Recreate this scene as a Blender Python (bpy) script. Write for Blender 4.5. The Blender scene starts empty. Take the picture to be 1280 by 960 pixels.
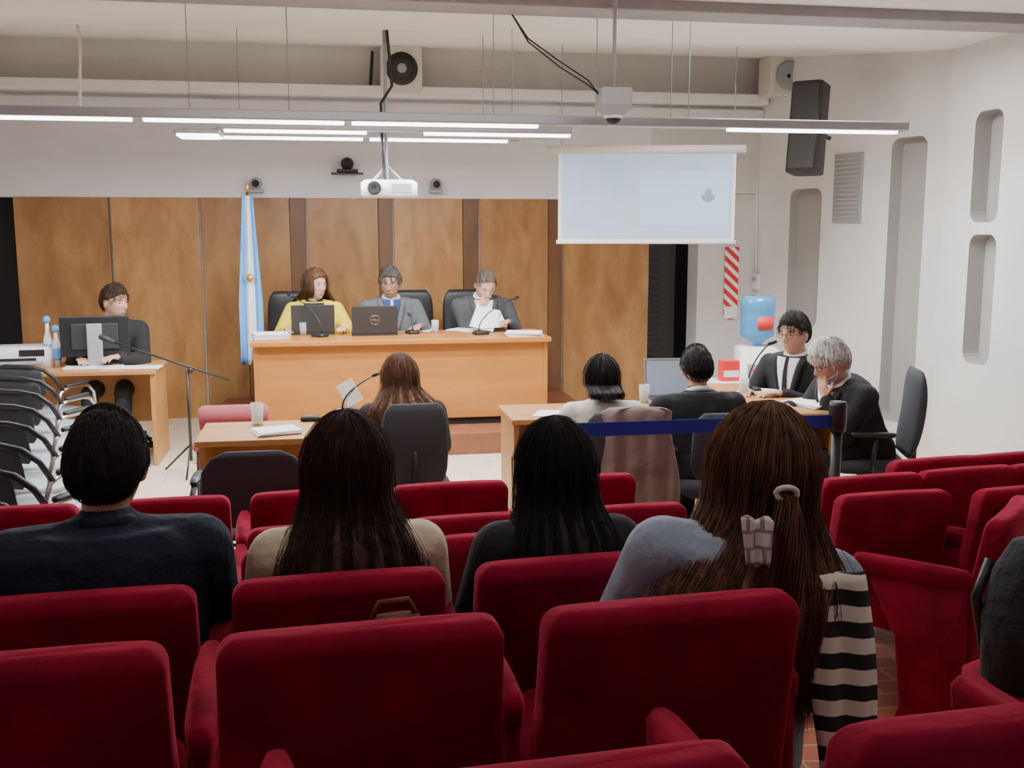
import bpy, math, random
from math import *
from mathutils import Vector as V, Matrix as M, noise
random.seed(4)
COL=bpy.context.scene.collection
F=1300.;TH=atan(195/1300);PHI=radians(10);H=1.8
def ray(px,py):
    dx=(px-640)/F;dy=(480-py)/F
    fy=cos(TH)+sin(TH)*dy;fz=-sin(TH)+cos(TH)*dy
    return V((dx*cos(PHI)+fy*sin(PHI),-dx*sin(PHI)+fy*cos(PHI),fz)),fy
def at(px,py,Y=None,z=None,D=None):
    r,fy=ray(px,py)
    t=Y/r.y if Y is not None else ((z-H)/r.z if z is not None else D/fy)
    return V((r.x*t,r.y*t,H+r.z*t))
def proj(p):
    x=p[0]*cos(PHI)-p[1]*sin(PHI);y=p[0]*sin(PHI)+p[1]*cos(PHI);z=p[2]-H
    d=y*cos(TH)-z*sin(TH);u=y*sin(TH)+z*cos(TH)
    return (640+F*x/d,480-F*u/d,d)
def sstep(x): x=max(0,min(1,x));return x*x*(3-2*x)
# ---------------- materials
MT={}
def mat(name,col,rough=.6,metal=0,bump=0,bs=60,var=0,vs=6,st=(1,1,1),sheen=0,emit=0,trans=0,spec=.5,alpha=1):
    m=bpy.data.materials.new(name);m.use_nodes=True;n=m.node_tree.nodes;l=m.node_tree.links
    b=n['Principled BSDF'];c=(*col,1)
    b.inputs['Base Color'].default_value=c;b.inputs['Roughness'].default_value=rough;b.inputs['Metallic'].default_value=metal
    b.inputs['Specular IOR Level'].default_value=spec
    if alpha<1: b.inputs['Alpha'].default_value=alpha
    if sheen:
        b.inputs['Sheen Weight'].default_value=sheen;b.inputs['Sheen Roughness'].default_value=.4;b.inputs['Sheen Tint'].default_value=(min(1,col[0]*3),min(1,col[1]*3+.05),min(1,col[2]*3+.05),1)
    if emit: b.inputs['Emission Color'].default_value=c;b.inputs['Emission Strength'].default_value=emit
    if trans: b.inputs['Transmission Weight'].default_value=trans
    if var or bump:
        tc=n.new('ShaderNodeTexCoord');mp=n.new('ShaderNodeMapping');mp.inputs['Scale'].default_value=st;l.new(tc.outputs['Object'],mp.inputs[0])
    if var:
        t=n.new('ShaderNodeTexNoise');t.inputs['Scale'].default_value=vs;t.inputs['Detail'].default_value=5;l.new(mp.outputs[0],t.inputs[0])
        r=n.new('ShaderNodeValToRGB');r.color_ramp.elements[0].position=.3;r.color_ramp.elements[1].position=.7
        r.color_ramp.elements[0].color=(*[x*(1-var) for x in col],1);r.color_ramp.elements[1].color=(*[min(1,x*(1+var)) for x in col],1)
        l.new(t.outputs[0],r.inputs[0]);l.new(r.outputs[0],b.inputs['Base Color'])
    if bump:
        t=n.new('ShaderNodeTexNoise');t.inputs['Scale'].default_value=bs;t.inputs['Detail'].default_value=4;l.new(mp.outputs[0],t.inputs[0])
        q=n.new('ShaderNodeBump');q.inputs['Strength'].default_value=bump;q.inputs['Distance'].default_value=.02;l.new(t.outputs[0],q.inputs['Height']);l.new(q.outputs[0],b.inputs['Normal'])
    MT[name]=m;return m
def wood(name,c0,c1,c2,rough=.35,st=(9,9,.9),dist=.6,ov=0):
    m=mat(name,c1,rough);n=m.node_tree.nodes;l=m.node_tree.links;b=n['Principled BSDF']
    tc=n.new('ShaderNodeTexCoord');mp=n.new('ShaderNodeMapping');mp.inputs['Scale'].default_value=st;oi=n.new('ShaderNodeObjectInfo')
    ad=n.new('ShaderNodeVectorMath');ad.operation='ADD';mu=n.new('ShaderNodeMath');mu.operation='MULTIPLY';mu.inputs[1].default_value=30
    l.new(oi.outputs['Random'],mu.inputs[0]);l.new(tc.outputs['Object'],ad.inputs[0]);l.new(mu.outputs[0],ad.inputs[1]);l.new(ad.outputs[0],mp.inputs[0])
    t=n.new('ShaderNodeTexNoise');t.inputs['Scale'].default_value=1.3;t.inputs['Detail'].default_value=9;t.inputs['Roughness'].default_value=.62;t.inputs['Distortion'].default_value=dist;l.new(mp.outputs[0],t.inputs[0])
    r=n.new('ShaderNodeValToRGB');e=r.color_ramp.elements;e[0].position=.25;e[0].color=(*c0,1);e[1].position=.78;e[1].color=(*c2,1);k=e.new(.5);k.color=(*c1,1)
    l.new(t.outputs[0],r.inputs[0])
    if ov:
        h=n.new('ShaderNodeHueSaturation');ma=n.new('ShaderNodeMath');ma.operation='MULTIPLY_ADD';ma.inputs[1].default_value=ov;ma.inputs[2].default_value=1-ov/2
        l.new(oi.outputs['Random'],ma.inputs[0]);l.new(ma.outputs[0],h.inputs['Value']);l.new(r.outputs[0],h.inputs['Color']);l.new(h.outputs[0],b.inputs['Base Color'])
    else: l.new(r.outputs[0],b.inputs['Base Color'])
wood('panel',(.24,.105,.034),(.37,.18,.062),(.52,.285,.11),.36,(3.4,3.4,1.3),.4,.42)
wood('panel_dark',(.11,.048,.018),(.17,.075,.03),(.22,.11,.045),.4,(3,3,.9))
wood('bench',(.38,.14,.026),(.46,.18,.038),(.52,.22,.055),.4,(1,5,5))
wood('table',(.44,.19,.06),(.51,.245,.08),(.57,.30,.115),.4,(1,5,5))
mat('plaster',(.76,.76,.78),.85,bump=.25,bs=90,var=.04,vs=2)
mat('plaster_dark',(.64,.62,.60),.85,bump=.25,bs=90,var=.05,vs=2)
mat('plaster_right',(.80,.80,.80),.85,bump=.35,bs=70,var=.04,vs=2)
mat('ceiling',(.88,.87,.85),.9,bump=.1,var=.03,vs=1.5)
mat('beam',(.36,.34,.36),.7,var=.08)
mat('dais',(.22,.08,.04),.5,var=.15)
mat('niche',(.42,.41,.40),.9)  # recess shading put into the colour, darker than the wall around it
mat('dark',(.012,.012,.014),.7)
mat('black',(.016,.016,.018),.45,bump=.05)
mat('rubber',(.03,.03,.032),.6)
mat('leather',(.018,.018,.02),.38,bump=.15,bs=120)
mat('greyfab',(.055,.058,.07),.9,bump=.3,bs=300,sheen=.2)
mat('chrome',(.5,.5,.52),.25,1)
mat('alu',(.42,.42,.45),.4,.7)
mat('white',(.8,.8,.8),.45)
mat('cream',(.68,.66,.58),.5)
mat('grey',(.35,.36,.38),.5)
mat('seatgrey',(.42,.46,.50),.4,var=.05)
mat('dullpink',(.34,.08,.09),.8,bump=.1)
mat('bluegrey',(.25,.30,.36),.35,var=.1)
mat('laptop_screen',(.35,.42,.55),.3,emit=.25)
mat('paper',(.88,.88,.9),.8)
mat('tube',(1,1,1),.5,emit=9)
mat('panel_light',(.95,.97,1),.5,emit=9)
mat('screen_window',(.38,.52,.66),.6,emit=.55);mat('screen_figure',(.20,.27,.36),.6,emit=.4)
mat('glass',(.85,.9,.92),.05,alpha=.32);mat('water',(.75,.82,.86),.05,alpha=.35)
mat('bottle',(.12,.42,.80),.08,trans=.45)
mat('redlabel',(.75,.03,.03),.5)
mat('gold',(.8,.5,.12),.3,.8)
mat('flagblue',(.13,.38,.78),.8,bump=.1);mat('flagwhite',(.82,.82,.84),.8,bump=.1)
mat('belt',(.012,.03,.40),.6,bump=.1,bs=200)
mat('velvet',(.25,.006,.031),.9,bump=.2,bs=25,var=.30,vs=7,sheen=.7,spec=.15)
mat('skin',(.62,.36,.26),.6,var=.06,vs=20,bump=.05,spec=.25);mat('skin_tan',(.48,.26,.175),.6,var=.06,vs=20,spec=.25)
mat('eyewhite',(.50,.46,.43),.4,spec=.2);mat('iris',(.02,.012,.01),.2);mat('lips',(.46,.20,.165),.6,spec=.2)
for nm,c in dict(hair_black=(.020,.017,.017),hair_dark=(.062,.032,.022),hair_brown=(.11,.052,.026),hair_auburn=(.18,.09,.054),hair_grey=(.10,.088,.08),hair_greybrown=(.16,.125,.10),hair_white=(.68,.67,.66)).items():
    mat(nm,c,.62,var=.6,vs=60,st=(1,1,.12),bump=.3,bs=110,spec=.3)
def cloth(n,c,b=.5): mat(n,c,.9,bump=b,bs=14,var=.12,vs=5,sheen=.15)
cloth('yellow',(.80,.60,.03));cloth('suit_grey',(.11,.12,.13));cloth('suit_dark',(.06,.062,.07));cloth('suit_black',(.016,.016,.019));cloth('navy',(.014,.020,.042),.9)
cloth('sweater_blue',(.03,.05,.18));cloth('cream_knit',(.74,.62,.46),.6);cloth('white_jacket',(.72,.70,.62));cloth('denim',(.28,.34,.42));cloth('shirt_white',(.85,.85,.87),.2)
cloth('shirt_blue',(.5,.6,.75),.2);cloth('taupe',(.26,.20,.175));cloth('trousers',(.02,.02,.025));cloth('brownbag',(.16,.05,.035));cloth('bagblack',(.022,.022,.026),.9)
def brick(name,c1,c2,mo,sc,w,h,ms,rough=.5,rx=0):
    m=mat(name,c1,rough);n=m.node_tree.nodes;l=m.node_tree.links
    tc=n.new('ShaderNodeTexCoord');t=n.new('ShaderNodeTexBrick');t.inputs['Color1'].default_value=(*c1,1);t.inputs['Color2'].default_value=(*c2,1);t.inputs['Mortar'].default_value=(*mo,1)
    t.inputs['Scale'].default_value=sc;t.inputs['Brick Width'].default_value=w;t.inputs['Row Height'].default_value=h;t.inputs['Mortar Size'].default_value=ms
    mp=n.new('ShaderNodeMapping');mp.inputs['Rotation'].default_value=(rx,0,0);l.new(tc.outputs['Object'],mp.inputs[0])
    l.new(mp.outputs[0],t.inputs[0]);l.new(t.outputs[0],n['Principled BSDF'].inputs['Base Color'])
brick('terracotta',(.48,.16,.09),(.38,.12,.07),(.52,.32,.24),1,.22,.11,.006)
brick('floortile',(.74,.64,.49),(.69,.59,.45),(.48,.41,.31),1,.4,.4,.004,.3)
brick('plaid',(.86,.83,.76),(.66,.63,.57),(.35,.33,.32),1,.035,.035,.004,.9,pi/2)
def stripes(name,a,b,axis,freq,th=.5,rough=.8):
    m=mat(name,a,rough);n=m.node_tree.nodes;l=m.node_tree.links
    tc=n.new('ShaderNodeTexCoord');d=n.new('ShaderNodeVectorMath');d.operation='DOT_PRODUCT';d.inputs[1].default_value=axis
    l.new(tc.outputs['Object'],d.inputs[0]);f=n.new('ShaderNodeMath');f.operation='MULTIPLY';f.inputs[1].default_value=freq;l.new(d.outputs['Value'],f.inputs[0])
    g=n.new('ShaderNodeMath');g.operation='FRACT';l.new(f.outputs[0],g.inputs[0]);r=n.new('ShaderNodeValToRGB');r.color_ramp.interpolation='CONSTANT'
    r.color_ramp.elements[0].color=(*a,1);r.color_ramp.elements[1].position=th;r.color_ramp.elements[1].color=(*b,1);l.new(g.outputs[0],r.inputs[0]);l.new(r.outputs[0],n['Principled BSDF'].inputs['Base Color'])
stripes('scarf',(.84,.80,.70),(.02,.02,.022),(.12,0,1),14.5,.5)
stripes('sign',(.80,.80,.80),(.65,.03,.04),(.9,0,1),9,.45)
m=mat('screen',(.62,.72,.82),.6,emit=0);n=m.node_tree.nodes;l=m.node_tree.links
tc=n.new('ShaderNodeTexCoord');t=n.new('ShaderNodeTexNoise');t.inputs['Scale'].default_value=3;t.inputs['Detail'].default_value=3;l.new(tc.outputs['Object'],t.inputs[0])
r=n.new('ShaderNodeValToRGB');r.color_ramp.elements[0].position=.35;r.color_ramp.elements[0].color=(.36,.54,.70,1);r.color_ramp.elements[1].position=.65;r.color_ramp.elements[1].color=(.50,.62,.74,1)
l.new(t.outputs[0],r.inputs[0]);l.new(r.outputs[0],n['Principled BSDF'].inputs['Emission Color']);n['Principled BSDF'].inputs['Emission Strength'].default_value=.6
n['Principled BSDF'].inputs['Base Color'].default_value=(.3,.38,.46,1)
# ---------------- geometry builder
def R3(ax,a): return M.Rotation(a,3,ax)
class MB:
    def __init__(s): s.v=[];s.f=[];s.mi=[]
    def add(s,vs,fs,mi=0):
        o=len(s.v);s.v+=[V(x) for x in vs]
        for f in fs: s.f.append([i+o for i in f]);s.mi.append(mi)
        return s
    def box(s,c,d,R=None,mi=0):
        vs=[]
        for x in(-.5,.5):
            for y in(-.5,.5):
                for z in(-.5,.5):
                    p=V((x*d[0],y*d[1],z*d[2]))
                    if R: p=R@p
                    vs.append(V(c)+p)
        return s.add(vs,[(0,1,3,2),(4,6,7,5),(0,4,5,1),(2,3,7,6),(0,2,6,4),(1,5,7,3)],mi)
    def loft(s,loops,mi=0,caps=True,closed=True):
        n=len(loops[0]);vs=[p for L in loops for p in L];fs=[]
        for i in range(len(loops)-1):
            for j in range(n if closed else n-1):
                k=(j+1)%n;fs.append((i*n+j,i*n+k,(i+1)*n+k,(i+1)*n+j))
        if caps: fs.append(tuple(range(n))[::-1]);fs.append(tuple((len(loops)-1)*n+j for j in range(n)))
        return s.add(vs,fs,mi)
    def tube(s,pts,r,n=8,mi=0,caps=True,cyc=False):
        pts=[V(p) for p in pts];m=len(pts);r=r if isinstance(r,(list,tuple)) else [r]*m
        if cyc: pts=pts+[pts[0]];r=list(r)+[r[0]];m+=1
        t=(pts[1]-pts[0]).normalized();u=t.orthogonal().normalized();L=[]
        for i in range(m):
            a=pts[max(0,i-1)];b=pts[min(m-1,i+1)]
            if cyc and i in(0,m-1): a=pts[m-2];b=pts[1]
            t=(b-a).normalized() if (b-a).length>1e-9 else t
            u=(u-t*u.dot(t)).normalized();w=t.cross(u)
            L.append([pts[i]+(u*cos(2*pi*j/n)+w*sin(2*pi*j/n))*r[i] for j in range(n)])
        return s.loft(L,mi,caps and not cyc)
    def sph(s,c,r,R=None,nu=14,nv=9,mi=0):
        r=r if isinstance(r,(tuple,list)) else (r,)*3;c=V(c);L=[]
        for i in range(1,nv):
            a=pi*i/nv;q=[]
            for j in range(nu):
                b=2*pi*j/nu;p=V((r[0]*sin(a)*cos(b),r[1]*sin(a)*sin(b),-r[2]*cos(a)))
                q.append(c+(R@p if R else p))
            L.append(q)
        s.loft(L,mi,False);o=len(s.v);m=len(L);b0=o-m*nu
        zb=V((0,0,-r[2]));zt=V((0,0,r[2]));s.v+=[c+(R@zb if R else zb),c+(R@zt if R else zt)]
        for j in range(nu):
            k=(j+1)%nu;s.f.append([o,b0+k,b0+j]);s.f.append([o+1,b0+(m-1)*nu+j,b0+(m-1)*nu+k]);s.mi+=[mi,mi]
        return s
    def cap(s,a,ra,b,rb,n=12):
        s.tube([a,b],[ra,rb],n);s.sph(a,ra,nu=n,nv=8);s.sph(b,rb,nu=n,nv=8);return s
    def sup(s,rings,e=4,n=32,mi=0,T=None):
        L=[]
        for z,hw,ht,xc,yc in rings:
            q=[]
            for j in range(n):
                a=2*pi*j/n;c,d=cos(a),sin(a);p=V((xc+hw*copysign(abs(c)**(2/e),c),yc+ht*copysign(abs(d)**(2/e),d),z))
                q.append(T@p if T else p)
            L.append(q)
        return s.loft(L,mi)
    def lathe(s,prof,c=(0,0,0),n=20,mi=0,caps=True):
        c=V(c);return s.loft([[c+V((r*cos(2*pi*j/n),r*sin(2*pi*j/n),z)) for j in range(n)] for r,z in prof],mi,caps)
    def obj(s,name,m,parent=None,smooth=True,bevel=0,solid=0,remesh=0,sm=0,loc=None,sub=0):
        me=bpy.data.meshes.new(name);me.from_pydata([tuple(p) for p in s.v],[],s.f);ms=m if isinstance(m,(list,tuple)) else [m]
        o=bpy.data.objects.new(name,me);COL.objects.link(o)
        if remesh:
            q=o.modifiers.new('r','REMESH');q.mode='VOXEL';q.voxel_size=remesh
            if sm: q=o.modifiers.new('s','SMOOTH');q.iterations=sm;q.factor=.5
            dg=bpy.context.evaluated_depsgraph_get();me2=bpy.data.meshes.new_from_object(o.evaluated_get(dg));o.modifiers.clear();o.data=me2;bpy.data.meshes.remove(me);me=me2;me.name=name;me.materials.clear()
        for x in ms: me.materials.append(MT[x])
        if not remesh:
            for p,i in zip(me.polygons,s.mi): p.material_index=i
            import bmesh
            bm=bmesh.new();bm.from_mesh(me);bmesh.ops.recalc_face_normals(bm,faces=bm.faces);bm.to_mesh(me);bm.free()
        if smooth: me.shade_smooth()
        if solid: q=o.modifiers.new('t','SOLIDIFY');q.thickness=solid;q.offset=0
        if bevel: q=o.modifiers.new('b','BEVEL');q.width=bevel;q.segments=2;q.limit_method='ANGLE'
        if sub: q=o.modifiers.new('u','SUBSURF');q.levels=sub;q.render_levels=sub
        if parent: o.parent=parent
        if loc: o.location=loc
        return o
def tag(o,label,cat,group=None):
    o['label']=label;o['category']=cat
    if group:o['group']=group
    return o
def thing(name,label,cat,loc=(0,0,0),rz=0,group=None,sc=1):
    o=bpy.data.objects.new(name,None);COL.objects.link(o);o.empty_display_size=.1;o.location=loc;o.rotation_euler=(0,0,rz);o.scale=(sc,)*3
    return tag(o,label,cat,group)
def struct(o): o['kind']='structure';return o
def dup(root,loc,rz,label,skip=None,mats=None):
    r=root.copy();COL.objects.link(r);r.location=loc;r.rotation_euler=(0,0,rz);r['label']=label
    for ch in list(root.children):
        if skip and ch.get('side') and ch['side'] in skip: continue
        c=ch.copy();COL.objects.link(c);c.parent=r
        for g in ch.children:
            d=g.copy();COL.objects.link(d);d.parent=c
    return r
def rbox(name,m,parent,c,d,bevel=.006,R=None): return MB().box(c,d,R).obj(name,m,parent,False,bevel)
# ---------------- SETTING
WY=10.2;CZ=3.53
xl=at(22,340,Y=WY).x;xr=at(811,340,Y=WY).x;xs=at(872,340,Y=WY).x;xc=at(945,340,Y=WY).x
PT=at(500,248,Y=WY).z
struct(MB().box((1,4.5,-.06),(12,13,.12)).obj('floor','floortile',None,False))
r3=radians(3);TT=V((cos(r3),sin(r3),0));SS=V((-sin(r3),cos(r3),0))
def fz(s,t=0): return max(.004,(.357-.19*(s-1.68))*(1-sstep((t-1.05)/.75)))
b=MB();L=[]
for i in range(41):
    s=-1.5+5.95*i/40;L.append([TT*t_+SS*s+V((0,0,fz(s,t_))) for t_ in[-4+8.55*j/40 for j in range(41)]])
b.loft(L,caps=False,closed=False);struct(b.obj('floor','terracotta',None,True))
b=MB();b.box(((xl-.6+xr)/2-1,WY+.15,(PT+3.1)/2),(xr-xl+2.6,.3,3.1-PT));b.box(((xl+xr)/2,WY+.2,PT/2),(xr-xl,.3,PT))
struct(b.obj('wall_back','plaster',None,False))
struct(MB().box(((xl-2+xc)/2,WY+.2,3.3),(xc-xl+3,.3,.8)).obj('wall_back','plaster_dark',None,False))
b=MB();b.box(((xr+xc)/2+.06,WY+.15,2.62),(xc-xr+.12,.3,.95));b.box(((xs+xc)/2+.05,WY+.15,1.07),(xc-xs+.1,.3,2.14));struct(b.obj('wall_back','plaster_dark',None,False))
struct(MB().box(((xr+xs)/2,WY+.9,1.1),(xs-xr+.6,.1,2.3)).obj('wall_back','dark',None,False))  # black sheet standing in for the unlit space behind the doorway
struct(MB().box((xl-.5,WY+.6,1.1),(1.2,.1,2.3)).obj('wall_back','dark',None,False))  # black void box: darkness of the left opening as plain colour
struct(MB().box(((xl-2+xc)/2,WY-.06,3.06),(xc-xl+2,.22,.10)).obj('trim_1','ceiling',None,False,.01))
struct(MB().box(((xl-2+xc)/2,WY-.02,2.92),(xc-xl+2,.06,.10)).obj('trim_2','plaster',None,False))
seams=[(22,140,0),(142,252,0),(254,308,0),(308,364,0),(364,384,1),(385,474,0),(474,492,1),(493,579,0),(579,599,1),(600,685,0),(685,703,1),(704,811,0)]
i=3
for a,c,d in seams:
    x0=at(a,340,Y=WY).x;x1=at(c,340,Y=WY).x
    o=MB().box((0,0,0),(x1-x0-.006,.04,PT)).obj('trim_%d'%i,'panel_dark' if d else 'panel',None,False,.004,loc=((x0+x1)/2,WY+.015+.02*d,PT/2));struct(o);i+=1
b=MB();b.loft([[V((-4.6,y,z)),V((6.2,y,z))] for y,z in((WY+.2,CZ),(7.6,3.2),(-1.5,3.2))],caps=False,closed=False);struct(b.obj('ceiling','ceiling',None,False,solid=.05))
struct(MB().box((.8,6.5,3.16),(10.8,.3,.10)).obj('trim_%d'%i,'beam',None,False,.01));i+=1
struct(MB().box((-4.4,4.3,1.7),(.2,12,3.8)).obj('wall_left','plaster',None,False))
def cutwall(name,p0,p1,th,zt,cuts,m):
    d=(p1-p0);Lw=d.length;rz=atan2(d.y,d.x)
    o=MB().box((Lw/2,th/2,zt/2),(Lw,th,zt)).obj(name,m,None,False);o.location=p0;o.rotation_euler=(0,0,rz)
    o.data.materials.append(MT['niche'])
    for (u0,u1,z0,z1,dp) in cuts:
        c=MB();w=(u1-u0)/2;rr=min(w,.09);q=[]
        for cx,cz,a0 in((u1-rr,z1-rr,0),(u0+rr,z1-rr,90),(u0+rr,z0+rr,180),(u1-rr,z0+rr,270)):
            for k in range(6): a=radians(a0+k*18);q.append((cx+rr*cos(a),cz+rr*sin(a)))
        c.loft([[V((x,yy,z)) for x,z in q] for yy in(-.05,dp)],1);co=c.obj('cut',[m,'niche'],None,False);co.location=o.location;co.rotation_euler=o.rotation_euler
        bpy.context.view_layer.update()
        md=o.modifiers.new('b','BOOLEAN');md.operation='DIFFERENCE';md.object=co;md.solver='EXACT'
        dg=bpy.context.evaluated_depsgraph_get();me=bpy.data.meshes.new_from_object(o.evaluated_get(dg));o.modifiers.clear();o.data=me;bpy.data.objects.remove(co)
    struct(o);return o
A0=V((xc,WY,0));A1=V((4.98,7.7,0));dA=(A1-A0);LA=dA.length;dA.normalize()
def onA(px,py):
    r,_=ray(px,py);nrm=V((dA.y,-dA.x,0));t=A0.dot(nrm)/r.dot(nrm);p=r*t;return (V((p.x,p.y,0))-A0).dot(dA),p.z+H
def cutA(x0,x1,y0,y1,dp):
    u0,za=onA(x0,(y0+y1)/2);u1,_=onA(x1,(y0+y1)/2);xm=(x0+x1)/2;return (u0,u1,max(.05,onA(xm,y1)[1]),onA(xm,y0)[1],dp)
cutwall('wall_right',A0,A1,.45,CZ-.0,[cutA(985,1024,236,408,.1),cutA(1106,1150,172,530,.13)],'plaster_right')
BX=4.86
def onB(px,py): r,_=ray(px,py);t=BX/r.x;p=r*t;return 7.7-p.y,p.z+H
def cutB(x0,x1,y0,y1):
    u0=onB(x0,(y0+y1)/2)[0];u1=onB(x1,(y0+y1)/2)[0];return (u0,u1,onB((x0+x1)/2,y1)[1],onB((x0+x1)/2,y0)[1],.14)
cutwall('wall_right',V((BX,7.7,0)),V((BX,-1.5,0)),.5,3.3,[cutB(1216,1251,138,278),cutB(1207,1241,293,456)],'plaster_right')
nA=V((dA.y,-dA.x,0));
if nA.dot(A0)>0: nA=-nA
rzA=atan2(dA.y,dA.x)
# ---------------- wall things
def wallA(px,py,off=.0):
    u,z=onA(px,py);p=A0+dA*u+nA*off;return V((p.x,p.y,z))
t=thing('wall_vent','grey slatted ventilation grille set in the right white wall','vent',wallA(1061,235,.01),rzA)
rbox('frame','grey',t,(0,0,0),(.36,.03,.62))
for k in range(14): rbox('slat','niche',t,(0,-.022,-.26+k*.04),(.31,.012,.018),.002,R3('X',.5))
p=at(1010,161,D=9.0)
t=thing('loudspeaker','tall black loudspeaker tilted on the right wall above the screen end','speaker',p,rzA+.55)
t.rotation_euler[0]=radians(-7)
b=MB();b.sup([(-.38,.12,.11,0,0),(-.37,.135,.12,0,0),(.37,.135,.12,0,0),(.38,.12,.11,0,0)],8);b.obj('cabinet','black',t,True)
MB().box((0,-.125,0),(.22,.01,.70)).obj('grille','rubber',t,False,.004);MB().tube([(0,.11,0),(.05,.42,0)],.02).obj('bracket','black',t)
p=at(978,97,Y=9.9)
t=thing('wall_speaker_box','pale square wall box with round dark inset beside the black loudspeaker','speaker',p,0)
rbox('cabinet','cream',t,(0,0,0),(.38,.3,.38),.02);MB().lathe([(.13,0),(.14,.01),(.12,.02),(.02,-.0)]).obj('cone','grey',t).rotation_euler=(pi/2,0,0)
t.children[1].location=(0,-.15,0)
t=thing('wall_fan_speaker','white square box with round black fan-like speaker high on the back wall','speaker',at(501,88,Y=WY-.15),0)
rbox('cabinet','cream',t,(0,0.02,0),(.38,.26,.40),.01)
for rr,m_,z in((.15,'black',0),(.1,'rubber',.015),(.045,'grey',.03)):
    o=MB().lathe([(rr*.9,0),(rr,.01),(rr*.9,.025),(rr*.3,.02)]).obj('speaker_ring' ,m_,t);o.rotation_euler=(pi/2,0,0);o.location=(0,-.11-z,0)
tag(MB().box((0,0,0),(.03,.03,.38),R3('Y',.08)).obj('wall_bracket','black',None,False,.004,loc=at(464,90,Y=WY-.03)),'thin black bracket beside the white fan speaker box','bracket')
def camera_dev(px,py,m1,label,w):
    t=thing('video_camera',label,'camera',at(px,py,Y=WY-.1),0)
    rbox('base',m1,t,(0,0.02,-.055),(w,.12,.03));MB().sph((0,0,.01),(.062,.06,.06)).obj('camera_head',m1,t)
    o=MB().lathe([(.03,0),(.034,.02),(.02,.03),(.008,.026)]).obj('lens','dark',t);o.rotation_euler=(pi/2,0,0);o.location=(0,-.045,.01)
camera_dev(320,231,'grey','small grey round camera above the flag on the wood panel edge',.13)
camera_dev(545,232,'grey','small grey round camera left of the projection screen',.13)
camera_dev(434,206,'black','black video camera on a small shelf left of the projector',.2)
tag(MB().box((0,0,0),(.3,.14,.012)).obj('camera_shelf','black',None,False,.003,loc=at(434,217,Y=WY-.1)),'small black shelf carrying the black video camera','shelf')
q=[wallA(948,165,.02),wallA(947,345,.02)]
tag(MB().tube(q,.012).obj('conduit','white'),'thin white conduit running down the right wall corner','pipe')
t=thing('wall_outlet','white outlet box at the end of the wall conduit','outlet',wallA(949,352,.03),rzA);rbox('box','white',t,(0,0,0),(.09,.05,.16));rbox('plug','grey',t,(0,-.035,.03),(.04,.03,.04))
t=thing('wall_sign','red and white diagonally striped sign on the wall by the dark doorway','sign',at(914,354,Y=WY-.02),0)
rbox('panel','sign',t,(0,0,0),(.15,.015,.74),.003);rbox('caption','white',t,(0,-.009,-.30),(.145,.004,.12),.001)
b=MB();x0=at(816,0,Y=WY).x;x1=at(868,0,Y=WY).x
t=thing('louvred_cabinet','tall black louvred cabinet standing in the dark doorway','cabinet',((x0+x1)/2,WY+.58,0),0)
rbox('body','black',t,(0,0,.98),(x1-x0,.4,1.96))
for k in range(30): rbox('slat','rubber',t,(-.06,-.21,.12+k*.06),(x1-x0-.22,.02,.02),.002)
tag(MB().tube([at(96,22,Y=8.2),at(100,60,Y=8.2),at(100,134,Y=8.2)],.011).obj('conduit','cream'),'pale conduit hanging at the upper left','pipe')
# ---------------- light fixtures
LZ=2.46
EN=31
def fixture(Y,x0,x1,label,tubes):
    t=thing('linear_light',label,'light',((x0+x1)/2,Y,LZ),0,'suspended linear lights')
    rbox('housing','alu',t,(0,0,.03),(x1-x0,.13,.06),.008)
    for a,c in tubes:
        a-=(x0+x1)/2;c-=(x0+x1)/2
        rbox('tube','tube',t,((a+c)/2,0,-.008),(c-a,.055,.018),.002)
        la=bpy.data.lights.new('tube_lamp','AREA');la.shape='RECTANGLE';la.size=c-a;la.size_y=.05;la.energy=EN*(c-a);la.color=(.94,.97,1)
        lo=bpy.data.objects.new('tube_lamp',la);COL.objects.link(lo);lo.parent=t;lo.location=((a+c)/2,0,-.022)
X=lambda px,Y:at(px,157,Y=Y).x
fixture(6.8,X(-250,6.8),X(1131,6.8),'longest suspended aluminium light bar, nearest the audience',[(X(-200,6.8),X(165,6.8)),(X(180,6.8),X(430,6.8)),(X(440,6.8),X(672,6.8)),(X(910,6.8),X(1120,6.8))])
fixture(7.45,X(275,7.45),X(715,7.45),'short suspended light bar, middle of the three',[(X(280,7.45),X(458,7.45)),(X(530,7.45),X(712,7.45))])
fixture(8.0,X(270,8),X(650,8),'short suspended light bar, farthest from the audience',[(X(275,8),X(453,8)),(X(462,8),X(634,8))])
t=thing('light_panel','small bright square light panel hung left of the light bars','light',at(249,170,Y=7.6),0);rbox('housing','alu',t,(0,0,.02),(.3,.3,.03));rbox('diffuser','panel_light',t,(0,0,-.002),(.27,.27,.02))
def cz(y): return 3.2+max(0,(y-7.6))*(CZ-3.2)/(WY+.2-7.6)-.02
for px,Y in((238,6.8),(362,6.8),(617,6.8),(838,6.8),(860,6.8),(640,7.45),(604,8.0),(300,8.0),(745,6.8)):
    x=X(px,Y);tag(MB().tube([(x,Y,LZ+.06),(x,Y,cz(Y))],.003,6).obj('suspension_wire','grey'),'thin steel suspension wire above the light bars','wire','suspension wires of the light bars')
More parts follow.
